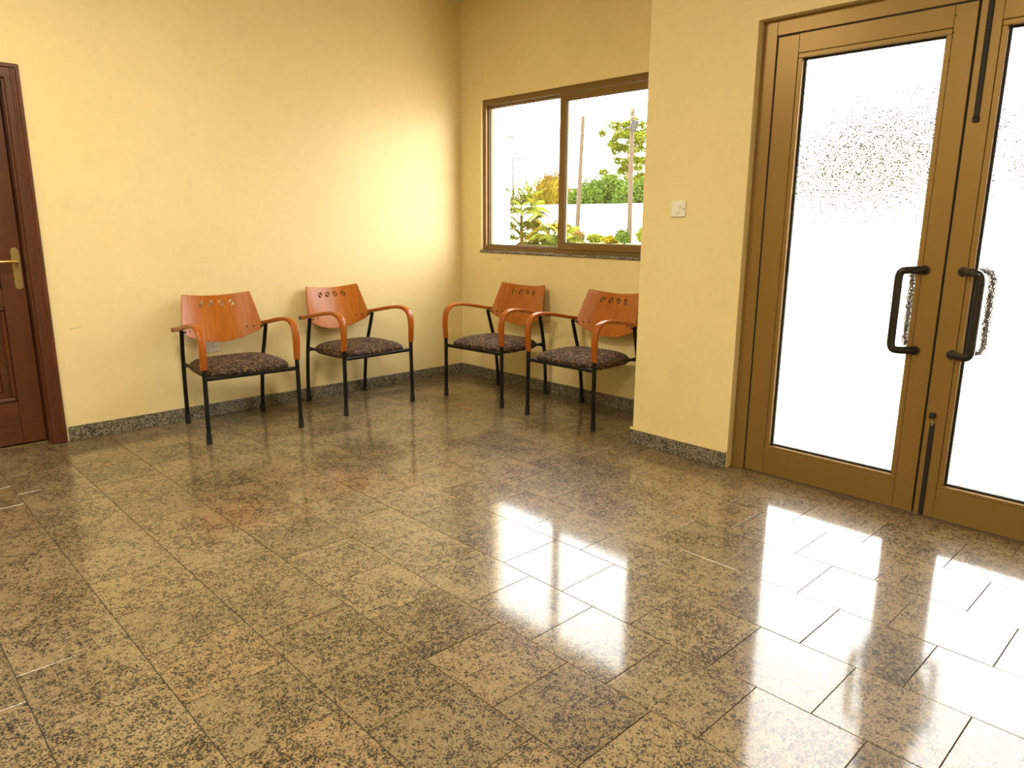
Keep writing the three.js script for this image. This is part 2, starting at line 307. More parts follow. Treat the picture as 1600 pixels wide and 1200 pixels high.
// ---------------------------------------------------------------- glass double door
{
  const d = structGroup('door_1', 'bronze aluminium double door with frosted glass and black pull handles');
  const zi = 0.552, zo = 0.49, mid = 3.850, yT = 2.16;
  mesh('frame_jamb', bx(DOOR.x0, 0, 0.455, DOOR.x0 + 0.074, DOOR.y1, zi, 0.002), bronzeMat, d);
  mesh('frame_jamb', bx(DOOR.x1 - 0.074, 0, 0.455, DOOR.x1, DOOR.y1, zi, 0.002), bronzeMat, d);
  mesh('frame_head', bx(DOOR.x0 + 0.074, yT + 0.006, 0.455, DOOR.x1 - 0.074, DOOR.y1, zi, 0.002), bronzeMat, d);
  mesh('frame_seal', mergeGeometries([bx(DOOR.x0 + 0.0741, 0.005, 0.486, DOOR.x0 + 0.0815, yT + 0.005, 0.546), bx(DOOR.x1 - 0.0815, 0.005, 0.486, DOOR.x1 - 0.0741, yT + 0.005, 0.546), bx(DOOR.x0 + 0.0815, yT - 0.0005, 0.486, DOOR.x1 - 0.0815, yT + 0.0058, 0.546)]), blackRubber, d);
  mesh('frame_stop', mergeGeometries([bx(DOOR.x0 + 0.074, 0, 0.455, DOOR.x0 + 0.09, yT + 0.006, 0.486), bx(DOOR.x1 - 0.09, 0, 0.455, DOOR.x1 - 0.074, yT + 0.006, 0.486), bx(DOOR.x0 + 0.09, yT - 0.012, 0.455, DOOR.x1 - 0.09, yT + 0.006, 0.486)]), blackRubber, d);
  function leaf(s) { // s = -1: left leaf, 1: right leaf; built for the right leaf and mirrored
    const L = part('door_leaf', d);
    const X = (a, b) => (s > 0 ? [mid + a, mid + b] : [mid - b, mid - a]);
    const b2 = (a, y0, z0, b, y1, z1, r) => { const [p, q] = X(a, b); return bx(p, y0, z0, q, y1, z1, r); };
    const wl = 0.837, g0 = 0.108, g1 = wl - 0.127, yb = 0.163, yt = 2.052;
    const x0 = s > 0 ? 0.005 : 0.003;
    mesh('meeting_stile', b2(x0, 0.008, zo, g0 - 0.022, yT, zi, 0.002), bronzeMat, L);
    mesh('hinge_stile', b2(g1 + 0.022, 0.008, zo, wl - 0.002, yT - 0.002, zi, 0.002), bronzeMat, L);
    mesh('bottom_rail', b2(g0 - 0.022, 0.008, zo, g1 + 0.022, yb - 0.018, zi, 0.002), bronzeMat, L);
    mesh('top_rail', b2(g0 - 0.022, yt + 0.022, zo, g1 + 0.022, yT, zi, 0.002), bronzeMat, L);
    // glazing beads, slightly lower than the stiles
    const zb = zi - 0.003;
    mesh('glazing_bead', b2(g0 - 0.0215, yb, zo + 0.012, g0, yt, zb, 0.002), bronzeMat, L);
    mesh('glazing_bead', b2(g1, yb, zo + 0.012, g1 + 0.0215, yt, zb, 0.002), bronzeMat, L);
    mesh('glazing_bead', b2(g0 - 0.0215, yb - 0.0175, zo + 0.012, g1 + 0.0215, yb, zb, 0.002), bronzeMat, L);
    mesh('glazing_bead', b2(g0 - 0.0215, yt, zo + 0.012, g1 + 0.0215, yt + 0.0215, zb, 0.002), bronzeMat, L);
    const e = 0.009, z0 = 0.5135, z1 = 0.526;
    mesh('gasket', mergeGeometries([b2(g0, yb, z0, g0 + e, yt, z1), b2(g1 - e, yb, z0, g1, yt, z1), b2(g0 + e, yb, z0, g1 - e, yb + e, z1), b2(g0 + e, yt - e, z0, g1 - e, yt, z1)]), blackRubber, L);
    const p = new THREE.BoxGeometry(g1 - g0 - 0.004, yt - yb - 0.004, 0.006); p.translate(mid + s * (g0 + g1) / 2, (yb + yt) / 2, 0.510);
    { const uv = p.attributes.uv, q = p.attributes.position; for (let i = 0; i < uv.count; i++) uv.setXY(i, q.getX(i) / 0.8, q.getY(i) / 0.8); }
    mesh('frosted_pane', p, frostGlass, L).userData.label = 'frosted textured glass pane';
    // black weather seal along the meeting edge
    if (s < 0) mesh('weather_seal', bx(mid - 0.003, 0.01, zo + 0.006, mid + 0.005, yT - 0.005, zi - 0.012), blackRubber, L);
    // cranked pull handles inside and outside
    const hx = 0.074, dx = 0.082, hy0 = 0.752, hy1 = 1.104;
    for (const side of [1, -1]) {
      const zf = side > 0 ? zi : zo, dz = 0.062 * side, P = [];
      const put = (t, y) => P.push([mid + s * (hx + dx * t), y, zf + dz * Math.min(1, 0.12 + t * 1.0)]);
      P.push([mid + s * hx, hy1, zf]); put(0.28, hy1); put(0.6, hy1); put(0.85, hy1 - 0.004); put(0.97, hy1 - 0.018); put(1, hy1 - 0.045);
      put(1, hy1 - 0.12); put(1, (hy0 + hy1) / 2); put(1, hy0 + 0.12); put(1, hy0 + 0.045); put(0.97, hy0 + 0.018); put(0.85, hy0 + 0.004); put(0.6, hy0); put(0.28, hy0); P.push([mid + s * hx, hy0, zf]);
      const ro = [hy1, hy0].map((y) => { const c = new THREE.CylinderGeometry(0.0205, 0.0205, 0.008, 20); c.rotateX(Math.PI / 2); c.translate(mid + s * hx, y, zf + 0.004 * side); return c; });
      mesh('pull_handle', mergeGeometries([tube(P, 0.0172, 90, 14, 0.4), ...ro]), blackPlastic, L).userData.label = 'black D-shaped pull handle';
    }
    if (s > 0) { // flush bolts on the right leaf
      mesh('top_bolt', mergeGeometries([bx(mid + 0.031, 1.72, zi, mid + 0.051, yT - 0.002, zi + 0.007, 0.002), bx(mid + 0.029, 1.7, zi, mid + 0.053, 1.722, zi + 0.011, 0.003)]), blackRubber, L).userData.label = 'black surface bolt at the top';
      mesh('bottom_bolt', mergeGeometries([bx(mid + 0.027, 0.012, zi, mid + 0.046, 0.44, zi + 0.007, 0.002), bx(mid + 0.021, 0.462, zi, mid + 0.045, 0.488, zi + 0.02, 0.005)]), blackRubber, L).userData.label = 'black surface bolt at the bottom';
      mesh('bolt_rod', rod([mid + 0.036, 0.43, zi + 0.005], [mid + 0.036, 0.47, zi + 0.005], 0.0035), chrome, L);
    }
    if (s < 0) for (const [qx, qy] of [[-0.06, 2.118], [-0.062, 2.055], [-0.062, 2.035], [-0.066, 1.95], [-0.066, 1.928]]) { const c = new THREE.CylinderGeometry(0.0028, 0.0028, 0.002, 10); c.rotateX(Math.PI / 2); c.translate(mid + qx - 0.02, qy, zi + 0.0005); mesh('screw', c, blackRubber, L); }
  }
  leaf(-1); leaf(1);
  mesh('threshold', bx(DOOR.x0, -0.01, 0.45, DOOR.x1, 0.004, 0.56, 0.001), bronzeDark, d);
}

// ---------------------------------------------------------------- panelled wooden door in the left wall
{
  const d = structGroup('door_2', 'dark mahogany panelled door with brass lever');
  const face = -0.085, z0 = WD.z0, z1 = WD.z1, yT = WD.y1;
  const M = (name, g, parent = d, up = true) => mesh(name, metreUV(g, 0.35, rnd(), rnd(), up), mahogany, parent);
  for (const s of [0, 1]) {
    const a = s ? z1 - 0.012 : z0 - 0.062, b = s ? z1 + 0.062 : z0 + 0.012;
    M('architrave', mergeGeometries([bx(-0.001, 0.001, a, 0.014, yT + 0.06, b, 0.004), bx(0, 0.001, s ? b - 0.022 : a, 0.022, yT + 0.06, s ? b : a + 0.022, 0.005), bx(0, 0.001, (a + b) / 2 - 0.006, 0.018, yT + 0.05, (a + b) / 2 + 0.008, 0.004)]));
    M('jamb_lining', bx(-0.2, 0.001, s ? z1 - 0.022 : z0, -0.001, yT, s ? z1 : z0 + 0.022));
    M('door_stop', bx(face - 0.06, 0.001, s ? z1 - 0.036 : z0 + 0.022, face - 0.045, yT - 0.02, s ? z1 - 0.022 : z0 + 0.036));
  }
  M('architrave', mergeGeometries([bx(-0.001, yT - 0.012, z0 - 0.062, 0.0145, yT + 0.062, z1 + 0.062, 0.004), bx(0, yT + 0.04, z0 - 0.062, 0.0225, yT + 0.0625, z1 + 0.062, 0.005)]), d, false);
  M('jamb_lining', bx(-0.2, yT - 0.022, z0 + 0.022, -0.001, yT, z1 - 0.022), d, false);
  const a = z0 + 0.025, b = z1 - 0.025, yb = 0.012, yt = yT - 0.025, st = 0.115;
  const leaf = part('door_leaf', d);
  M('stile', bx(face - 0.042, yb, a, face, yt, a + st, 0.002), leaf); M('stile', bx(face - 0.042, yb, b - st, face, yt, b, 0.002), leaf);
  const rails = [[yb, 0.262], [0.812, 0.915], [1.87, yt]];
  for (const [p, q] of rails) M('rail', bx(face - 0.042, p, a + st, face, q, b - st, 0.002), leaf, false);
  for (const [p, q] of [[0.262, 0.812], [0.915, 1.87]]) {
    M('panel', mergeGeometries([bx(face - 0.03, p, a + st, face - 0.018, q, b - st), bx(face - 0.03, p + 0.06, a + st + 0.06, face - 0.006, q - 0.06, b - st - 0.06, 0.008)]), leaf);
    const m = 0.026, k = face + 0.008;
    for (const [y0, y1, q0, q1] of [[p, p + m, a + st, b - st], [q - m, q, a + st, b - st], [p + m, q - m, a + st, a + st + m], [p + m, q - m, b - st - m, b - st]])
      M('panel_moulding', bx(face - 0.02, y0, q0, k, y1, q1, 0.009), leaf, y1 - y0 > 0.1);
  }
  const hz = a + 0.03;
  mesh('handle_plate', (() => { const s = new THREE.Shape(); const w = 0.019, y0 = 0.905, y1 = 1.135; s.moveTo(-w, y0 + w); s.absarc(0, y0 + w, w, Math.PI, 2 * Math.PI); s.lineTo(w, y1 - w); s.absarc(0, y1 - w, w, 0, Math.PI); s.lineTo(-w, y0 + w);
    const g = new THREE.ExtrudeGeometry(s, { depth: 0.004, bevelEnabled: true, bevelSize: 0.0015, bevelThickness: 0.0015, bevelSegments: 2, curveSegments: 12 }); g.rotateY(Math.PI / 2); g.translate(face + 0.001, 0, hz); return g; })(), brassDull, leaf);
  mesh('lever_handle', mergeGeometries([rod([face, 1.062, hz], [face + 0.05, 1.062, hz], 0.009), tube([[face + 0.046, 1.062, hz - 0.006], [face + 0.05, 1.062, hz + 0.02], [face + 0.052, 1.062, hz + 0.07], [face + 0.048, 1.062, hz + 0.125]], 0.0085, 30, 12)]), brass, leaf).userData.label = 'brass lever handle';
  mesh('keyhole_cylinder', (() => { const c = new THREE.CylinderGeometry(0.008, 0.008, 0.01, 16); c.rotateZ(Math.PI / 2); c.translate(face + 0.006, 0.965, hz); return c; })(), brass, leaf);
  mesh('threshold_strip', bx(-0.13, -0.002, z0 + 0.022, -0.08, 0.0035, z1 - 0.022), brassDull, d);
  structure(mesh('wall_corridor', bx(-0.32, 0, z0 - 0.1, -0.2, yT + 0.1, z1 + 0.1), wallMat), 'closed side behind the wooden door');
}

{ // hairline cracks in the plaster
  const crackMat = new THREE.MeshStandardMaterial({ roughness: 1 }); crackMat.color.setRGB(0.16, 0.12, 0.06);
  const wl = scene.getObjectByName('wall_left'), ww = scene.getObjectByName('wall_window');
  mesh('hairline_crack', tube([[0, 0.665, 2.985], [0, 0.672, 2.965], [0, 0.671, 2.95], [0, 0.684, 2.925]], 0.0009, 20, 5), crackMat, wl);
  mesh('hairline_crack', tube([[0.375, 1.012, 0], [0.42, 1.006, 0], [0.45, 1.0, 0], [0.50, 1.003, 0]], 0.0008, 20, 5), crackMat, ww);
}

// ---------------------------------------------------------------- light switch and socket
{
  const s = thing('light_switch', 'square white single light switch on the wall beside the glass door', 'light switch', [2.545, 1.37, PZ]);
  mesh('switch_plate', bx(-0.044, -0.043, 0, 0.044, 0.043, 0.009, 0.003), whitePlastic, s);
  mesh('plate_inset', bx(-0.022, -0.026, 0.009, 0.022, 0.026, 0.0105, 0.0006), whitePlastic, s);
  const r = bx(-0.013, -0.02, -0.002, 0.013, 0.02, 0.005, 0.0015); r.rotateX(0.09); r.translate(0, 0, 0.0105); mesh('rocker', r, whitePlastic, s);
  for (const x of [0.034]) { const c = new THREE.CylinderGeometry(0.0032, 0.0032, 0.002, 12); c.rotateX(Math.PI / 2); c.translate(x, 0, 0.0093); mesh('screw', c, blackRubber, s); }
  const o = thing('wall_socket', 'white double wall socket behind the left chair', 'wall socket', [0, 0.478, 2.2]);
  mesh('socket_plate', bx(0, -0.043, -0.073, 0.01, 0.043, 0.073, 0.003), whitePlastic, o);
  for (const k of [-0.036, 0.036]) {
    const hs = []; for (const [y, z, a, b] of [[0.012, 0, 0.004, 0.009], [-0.008, -0.011, 0.009, 0.004], [-0.008, 0.011, 0.009, 0.004]]) hs.push(bx(0.0095, y - b / 2, k + z - a / 2, 0.0105, y + b / 2, k + z + a / 2));
    mesh('socket_holes', mergeGeometries(hs), blackRubber, o);
    mesh('socket_switch', bx(0.009, 0.024, k - 0.007, 0.014, 0.036, k + 0.007, 0.001), whitePlastic, o);
  }
}

// ---------------------------------------------------------------- armchairs
function sweepArm(pts, w, t) { // rounded rectangular section swept along a curve in the y-z plane; w across x, t across the path
  const curve = new THREE.CatmullRomCurve3(pts.map(([y, z]) => new THREE.Vector3(0, y, z)), false, 'catmullrom', 0.5), N = 64, prof = [], r = 0.007;
  for (const [sx, sy, a0] of [[1, 1, 0], [-1, 1, 90], [-1, -1, 180], [1, -1, 270]]) for (let k = 0; k <= 4; k++) { const a = (a0 + k * 22.5) * R; prof.push([sx * (w / 2 - r) + r * Math.cos(a), sy * (t / 2 - r) + r * Math.sin(a)]); }
  const n = prof.length, pos = [], uv = [], idx = [], len = curve.getLength();
  for (let i = 0; i <= N; i++) {
    const u = i / N, p = curve.getPointAt(u), d = curve.getTangentAt(u), ny = -d.z, nz = d.y, k = 1 - 0.12 * Math.max(0, 1 - u * 6); // slimmer at the foot
    for (let j = 0; j < n; j++) { pos.push(prof[j][0] * k, p.y + ny * prof[j][1] * k, p.z + nz * prof[j][1] * k); uv.push(prof[j][0] / 0.35 + prof[j][1] / 0.35, u * len / 0.35); }
  }
  for (let i = 0; i < N; i++) for (let j = 0; j < n; j++) { const a = i * n + j, b = i * n + (j + 1) % n; idx.push(a, b, a + n, b, b + n, a + n); }
  for (const [row, flip] of [[0, 1], [N, 0]]) for (let j = 1; j < n - 1; j++) { const b = row * n; flip ? idx.push(b, b + j + 1, b + j) : idx.push(b, b + j, b + j + 1); }
  const g = new THREE.BufferGeometry(); g.setAttribute('position', new THREE.Float32BufferAttribute(pos, 3)); g.setAttribute('uv', new THREE.Float32BufferAttribute(uv, 2)); g.setIndex(idx);
  const out = toCreasedNormals(g, 0.7); 
  // orient outwards
  return out;
}
function backZ(x, y) { return -0.222 - (y - 0.52) * 0.30 + 0.062 * (x / 0.25) * (x / 0.25) - 0.012; }
function backPanel() {
  const s = new THREE.Shape(), y1 = 0.832;
  s.moveTo(-0.215, y1 - 0.008); s.quadraticCurveTo(-0.214, y1 + 0.002, -0.204, y1 - 0.001); s.quadraticCurveTo(0, y1 - 0.036, 0.204, y1 - 0.001); s.quadraticCurveTo(0.214, y1 + 0.002, 0.215, y1 - 0.008);
  s.quadraticCurveTo(0.236, 0.72, 0.252, 0.612); s.quadraticCurveTo(0.252, 0.596, 0.238, 0.588); s.bezierCurveTo(0.15, 0.545, 0.09, 0.522, 0, 0.522); s.bezierCurveTo(-0.09, 0.522, -0.15, 0.545, -0.238, 0.588);
  s.quadraticCurveTo(-0.252, 0.596, -0.252, 0.612); s.quadraticCurveTo(-0.236, 0.72, -0.215, y1 - 0.008);
  const q = 0.0182, bar = 0.0058; // square openings, each with a diagonal bar left standing
  [-0.0975, -0.0325, 0.0325, 0.0975].forEach((cx, i) => {
    const cy = 0.766, m = i < 2 ? 1 : -1; // bar falls to the right on the first two, rises on the others
    const tri = (pts) => s.holes.push(new THREE.Path(pts.map(([x, y]) => new THREE.Vector2(cx + x * m, cy + y))));
    tri([[-q + bar, q], [q, q], [q, -q + bar]]); tri([[-q, q - bar], [q - bar, -q], [-q, -q]]);
  });
  let g = new THREE.ExtrudeGeometry(s, { depth: 0.011, bevelEnabled: true, bevelSize: 0.0015, bevelThickness: 0.0015, bevelSegments: 1, curveSegments: 10 });
  if (g.index) g = g.toNonIndexed();
  g.deleteAttribute('normal'); g.deleteAttribute('uv');
  g = new TessellateModifier(0.022, 9).modify(g);
  const p = g.attributes.position, uv = new Float32Array(p.count * 2);
  for (let i = 0; i < p.count; i++) { const x = p.getX(i), y = p.getY(i); uv[2 * i] = x / 0.35 + 0.4; uv[2 * i + 1] = y / 0.35; p.setZ(i, p.getZ(i) - 0.0055 + backZ(x, y)); }
  g.setAttribute('uv', new THREE.BufferAttribute(uv, 2)); g.computeVertexNormals();
  return toCreasedNormals(g, 0.6);
}
function seatPad() {
  const A = 72, prof = [[0, 0], [0.8, 0], [0.955, 0.001], [0.99, 0.008], [1.0, 0.018], [0.99, 0.029], [0.955, 0.04], [0.88, 0.050], [0.76, 0.0575], [0.6, 0.063], [0.4, 0.067], [0.2, 0.069], [0, 0.0695]];
  const pos = [], uv = [], idx = [];
  for (let i = 0; i < prof.length; i++) for (let k = 0; k < A; k++) {
    const a = k / A * 2 * Math.PI, c = Math.cos(a), s = Math.sin(a), e = 2 / 4.6, X = Math.sign(c) * Math.pow(Math.abs(c), e), Z = Math.sign(s) * Math.pow(Math.abs(s), e);
    const x = X * (0.262 + 0.004 * Z) * prof[i][0], z = Z * 0.249 * prof[i][0]; let y = prof[i][1];
    { const f = Math.max(0, Math.min(1, (Z - 0.72) / 0.26)); y -= 0.018 * (1 - f * f * (3 - 2 * f)) * Math.max(0, 1 - prof[i][1] / 0.06); }
    if (i > 5) y += 0.004 * Z * prof[i][0] - 0.012 * Math.max(0, Z) * Math.max(0, Z) * prof[i][0];
    pos.push(x, y, z); uv.push((x - y * X) / 0.3, (z - y * Z) / 0.3);
  }
  for (let i = 0; i < prof.length - 1; i++) for (let k = 0; k < A; k++) { const a = i * A + k, b = i * A + (k + 1) % A; idx.push(a, a + A, b, b, a + A, b + A); }
  const g = new THREE.BufferGeometry(); g.setAttribute('position', new THREE.Float32BufferAttribute(pos, 3)); g.setAttribute('uv', new THREE.Float32BufferAttribute(uv, 2)); g.setIndex(idx); g.computeVertexNormals(); return g;
}
function makeChair() {
  const t = thing('armchair', '', 'chair', [0, 0, 0], 0, 'waiting-room armchairs');
  const back = mesh('backrest', backPanel(), honeyWood, t);
  for (const s of [-1, 1]) for (const dx of [0.165, 0.205]) { const c = new THREE.SphereGeometry(0.0062, 12, 6, 0, 2 * Math.PI, 0, Math.PI / 2); c.rotateX(Math.PI / 2); c.scale(1, 1, 0.5); const y = 0.607; c.translate(s * dx, y, backZ(s * dx, y) + 0.0065); mesh('bolt', c, blackSteel, back); }
  const pad = mesh('seat', seatPad(), fabric, t); pad.position.set(0, 0.393, 0.034);
  mesh('seat_board', (() => { const g = bx(-0.2, 0.366, -0.17, 0.2, 0.384, 0.2, 0.006); return g; })(), blackSteel, t);
  for (const s of [-1, 1]) {
    // front leg and rear leg, each a tube with a glide
    const fl = mesh('leg', rod([s * 0.286, 0.004, 0.272], [s * 0.282, 0.446, 0.272], 0.0125, 0.0135), blackSteel, t);
    mesh('glide', rod([s * 0.2862, 0, 0.272], [s * 0.2856, 0.062, 0.272], 0.0165, 0.0155), blackRubber, fl);
    const rl = mesh('leg', tube([[s * 0.247, 0.004, -0.272], [s * 0.25, 0.16, -0.262], [s * 0.255, 0.36, -0.236], [s * 0.262, 0.5, -0.2], [s * 0.266, 0.618, -0.165]], 0.0128, 30, 14), blackSteel, t);
    mesh('glide', rod([s * 0.247, 0, -0.2722], [s * 0.248, 0.062, -0.2675], 0.0165, 0.0155), blackRubber, rl);
    const arm = mesh('arm', sweepArm([[0.444, 0.272], [0.52, 0.277], [0.60, 0.276], [0.655, 0.255], [0.683, 0.205], [0.687, 0.14], [0.675, 0.04], [0.652, -0.08], [0.622, -0.236]], 0.042, 0.024), armWood, t);
    arm.position.x = s * 0.283;
    mesh('end_cap', (() => { const g = bx(-0.022, -0.013, -0.014, 0.022, 0.013, 0.014, 0.003); g.rotateX(-0.19); g.translate(0, 0.6225, -0.234); return g; })(), edgeWood, arm);
    mesh('arm_bracket', bx(s > 0 ? 0.235 : -0.272, 0.606, -0.19, s > 0 ? 0.272 : -0.235, 0.614, -0.168, 0.002), blackSteel, t);
    mesh('side_rail', rod([s * 0.251, 0.402, -0.232], [s * 0.236, 0.386, 0.262], 0.0095), blackSteel, t);
  }
  mesh('front_rail', rod([-0.282, 0.388, 0.268], [0.282, 0.388, 0.268], 0.0125), blackSteel, t);
  mesh('rear_rail', rod([-0.25, 0.385, -0.236], [0.25, 0.385, -0.236], 0.009), blackSteel, t);
  return t;
}
const chair0 = makeChair();
const chairs = [
  [0.371, 2.170, 86, 'wooden-backed armchair with brown patterned seat, nearest the dark wooden door'],
  [0.320, 1.265, 92.5, 'wooden-backed armchair against the left wall, next to the corner'],
  [0.857, 0.366, 4.7, 'wooden-backed armchair under the window, next to the corner'],
  [1.694, 0.328, 1.7, 'wooden-backed armchair under the window, partly hidden by the wall edge'],
];
chairs.forEach(([x, z, deg, label], i) => {
  const c = i ? chair0.clone() : chair0; if (i) { c.name = numbered('armchair'); scene.add(c); }
  c.position.set(x, 0, z); c.rotation.y = deg * R; c.userData = { label, category: 'chair', group: 'waiting-room armchairs' };
});

// ---------------------------------------------------------------- ceiling lights (above the picture)
const glow = new THREE.MeshStandardMaterial({ roughness: 0.6, emissive: LAMP.colour, emissiveIntensity: 2 }); glow.color.setRGB(0.8, 0.8, 0.75);
const fittingWhite = new THREE.MeshStandardMaterial({ roughness: 0.5 }); fittingWhite.color.setRGB(0.8, 0.8, 0.78);
[[1.8, 3.2, 'white ceiling light panel near the wooden door'], [4.2, 3.4, 'white ceiling light panel in front of the glass door'], [3.0, 5.4, 'white ceiling light panel near the rear wall']].forEach(([x, z, label]) => {
  const t = thing('ceiling_light', label, 'ceiling light', [x, H, z], 0, 'ceiling lights');
  mesh('housing', bx(-0.31, -0.05, -0.31, 0.31, 0, 0.31, 0.006), fittingWhite, t);
  mesh('diffuser', bx(-0.285, -0.056, -0.285, 0.285, -0.049, 0.285, 0.002), glow, t);
  const l = new THREE.RectAreaLight(LAMP.colour, LAMP.power, 0.56, 0.56); l.position.set(0, -0.062, 0); l.rotation.x = -Math.PI / 2; t.add(l);
});

// ---------------------------------------------------------------- outdoors
const groundMat = new THREE.MeshStandardMaterial({ roughness: 0.95 }); groundMat.color.setRGB(0.55, 0.5, 0.4);
const grassMat = new THREE.MeshStandardMaterial({ roughness: 0.95 }); grassMat.color.setRGB(0.3, 0.33, 0.07);
structure(mesh('ground', bx(-90, -0.3, -90, 70, -0.05, -0.2), groundMat), 'pale paved yard outside');
structure(mesh('wall_boundary', bx(-75, -0.05, -36.3, 45, 2.55, -36, 0), extMat), 'long pale boundary wall across the yard');
structure(mesh('wall_wing', mergeGeometries([bx(-9, -0.05, -5.2, -4.98, 6, -5)]), extMat), 'white wing of the building outside the window');
structure(mesh('wall_low', bx(-4.98, -0.05, -5.2, -4.86, 1.82, -5.0), extMat), 'low white wall end at the wing');

const leafMats = { yellow: [0.17, 0.13, 0.004], lime: [0.115, 0.13, 0.008], green: [0.068, 0.105, 0.014], deep: [0.014, 0.022, 0.006], straw: [0.15, 0.095, 0.02] };
for (const k in leafMats) { const m = new THREE.MeshPhysicalMaterial({ roughness: 0.9, specularIntensity: 0.1, transmission: 0.25, thickness: 0, side: THREE.DoubleSide }); m.color.setRGB(...leafMats[k]); leafMats[k] = m; }
const barkMat = new THREE.MeshStandardMaterial({ roughness: 0.9 }); barkMat.color.setRGB(0.24, 0.15, 0.08);
const poleMat = new THREE.MeshStandardMaterial({ roughness: 0.9 }); poleMat.color.setRGB(0.05, 0.033, 0.015);
// loose leaf cloud in ellipsoid clumps
function leafCloud(clumps, count, size) {
  const pos = [], nrm = []; const a = new THREE.Vector3(), b = new THREE.Vector3(), n = new THREE.Vector3();
  let total = 0; for (const c of clumps) total += c[3] * c[4];
  for (const [cx, cy, cz, rx, ry] of clumps) {
    const k = Math.round(count * rx * ry / total);
    for (let i = 0; i < k; i++) {
      let x, y, z; do { x = rr(-1, 1); y = rr(-1, 1); z = rr(-1, 1); } while (x * x + y * y + z * z > 1);
      const sh = 0.55 + 0.45 * rnd(), l = Math.sqrt(x * x + y * y + z * z) || 1; x *= sh / l * Math.max(l, 0.6); y *= sh / l * Math.max(l, 0.6); z *= sh / l * Math.max(l, 0.6);
      const px = cx + x * rx, py = cy + y * ry, pz = cz + z * rx, s = size * rr(0.6, 1.3);
      a.set(rr(-1, 1), rr(-1, 1), rr(-1, 1)).normalize(); b.set(rr(-1, 1), rr(-1, 1), rr(-1, 1)).cross(a).normalize(); n.crossVectors(a, b);
      const P = [[-1, 0], [0, -0.42], [1, 0], [0, 0.42]].map(([u, v]) => [px + (a.x * u + b.x * v) * s, py + (a.y * u + b.y * v) * s, pz + (a.z * u + b.z * v) * s]);
      for (const q of [0, 1, 2, 0, 2, 3]) { pos.push(...P[q]); nrm.push(n.x, n.y, n.z); }
    }
  }
  const g = new THREE.BufferGeometry(); g.setAttribute('position', new THREE.Float32BufferAttribute(pos, 3)); g.setAttribute('normal', new THREE.Float32BufferAttribute(nrm, 3)); return g;
}
function bush(name, label, category, base, clumps, count, size, mat, trunk, group) {
  const t = thing(name, label, category, base, 0, group);
  mesh('foliage', leafCloud(clumps, count, size), mat, t);
  for (const [p, q, r] of trunk) mesh('trunk', rod(p, q, r, r * 0.6, 9), barkMat, t);
  return t;
}
const Y0 = -0.05;
const tallClumps = []; for (let k = 0; k < 60; k++) { const a = rr(-1, 1), y = rr(4.0, 9.3), w = 2.6 * Math.sqrt(Math.max(0.08, 1 - Math.pow((y - 6.6) / 3.1, 2))); tallClumps.push([0.6 + a * w, y, rr(-1.2, 1.2), rr(0.4, 0.85), rr(0.25, 0.5)]); }
bush('hedge_tree', 'dense green bushy tree behind the boundary wall beside the left pole', 'tree', [-32.2, Y0, -38.5], [[0, 2.6, 0, 1.4, 1.6], [-0.9, 2.3, 0, 1.2, 1.4], [1.0, 2.7, 0.2, 1.2, 1.6]], 9000, 0.14, leafMats.green, [[[0, 0, 0], [0, 2.5, 0], 0.12]]);
bush('hedge_tree', 'dense green bushy tree behind the boundary wall between the two poles', 'tree', [-32.5, Y0, -41.6], [[0, 2.9, 0, 2.3, 2.2], [1.3, 3.3, 0, 1.6, 1.9], [-1.2, 3.2, 0.3, 1.5, 1.8]], 11000, 0.15, leafMats.green, [[[0, 0, 0], [0, 2.5, 0], 0.12]]);
bush('hedge_tree', 'dense green bushy tree behind the boundary wall right of the floodlight pole', 'tree', [-27.4, Y0, -38.7], [[0, 2.6, 0, 1.7, 1.8], [1.2, 2.9, 0, 1.4, 1.8]], 8000, 0.14, leafMats.green, [[[0, 0, 0], [0, 2.4, 0], 0.12]]);
bush('tall_tree', 'tall loose-crowned tree rising behind the floodlight pole', 'tree', [-33.9, Y0, -45.2], tallClumps, 9500, 0.14, leafMats.lime,
  [[[1.0, 0, 0], [0.9, 7.0, 0], 0.16], [[0.95, 3.9, 0], [-1.1, 6.2, 0], 0.07], [[0.9, 5.4, 0], [0.2, 8.4, 0], 0.06], [[0.9, 5.6, 0], [2.2, 8.4, 0], 0.06]]);
bush('brown_tree', 'yellow-brown rounded tree behind the palms', 'tree', [-43.3, Y0, -47.2], [[0, 4.6, 0, 1.9, 1.6], [1.4, 3.8, 0.2, 1.5, 1.4], [-0.8, 3.8, 0, 1.5, 1.3]], 8000, 0.15, leafMats.straw, [[[0, 0, 0], [0, 3.5, 0], 0.14]]);
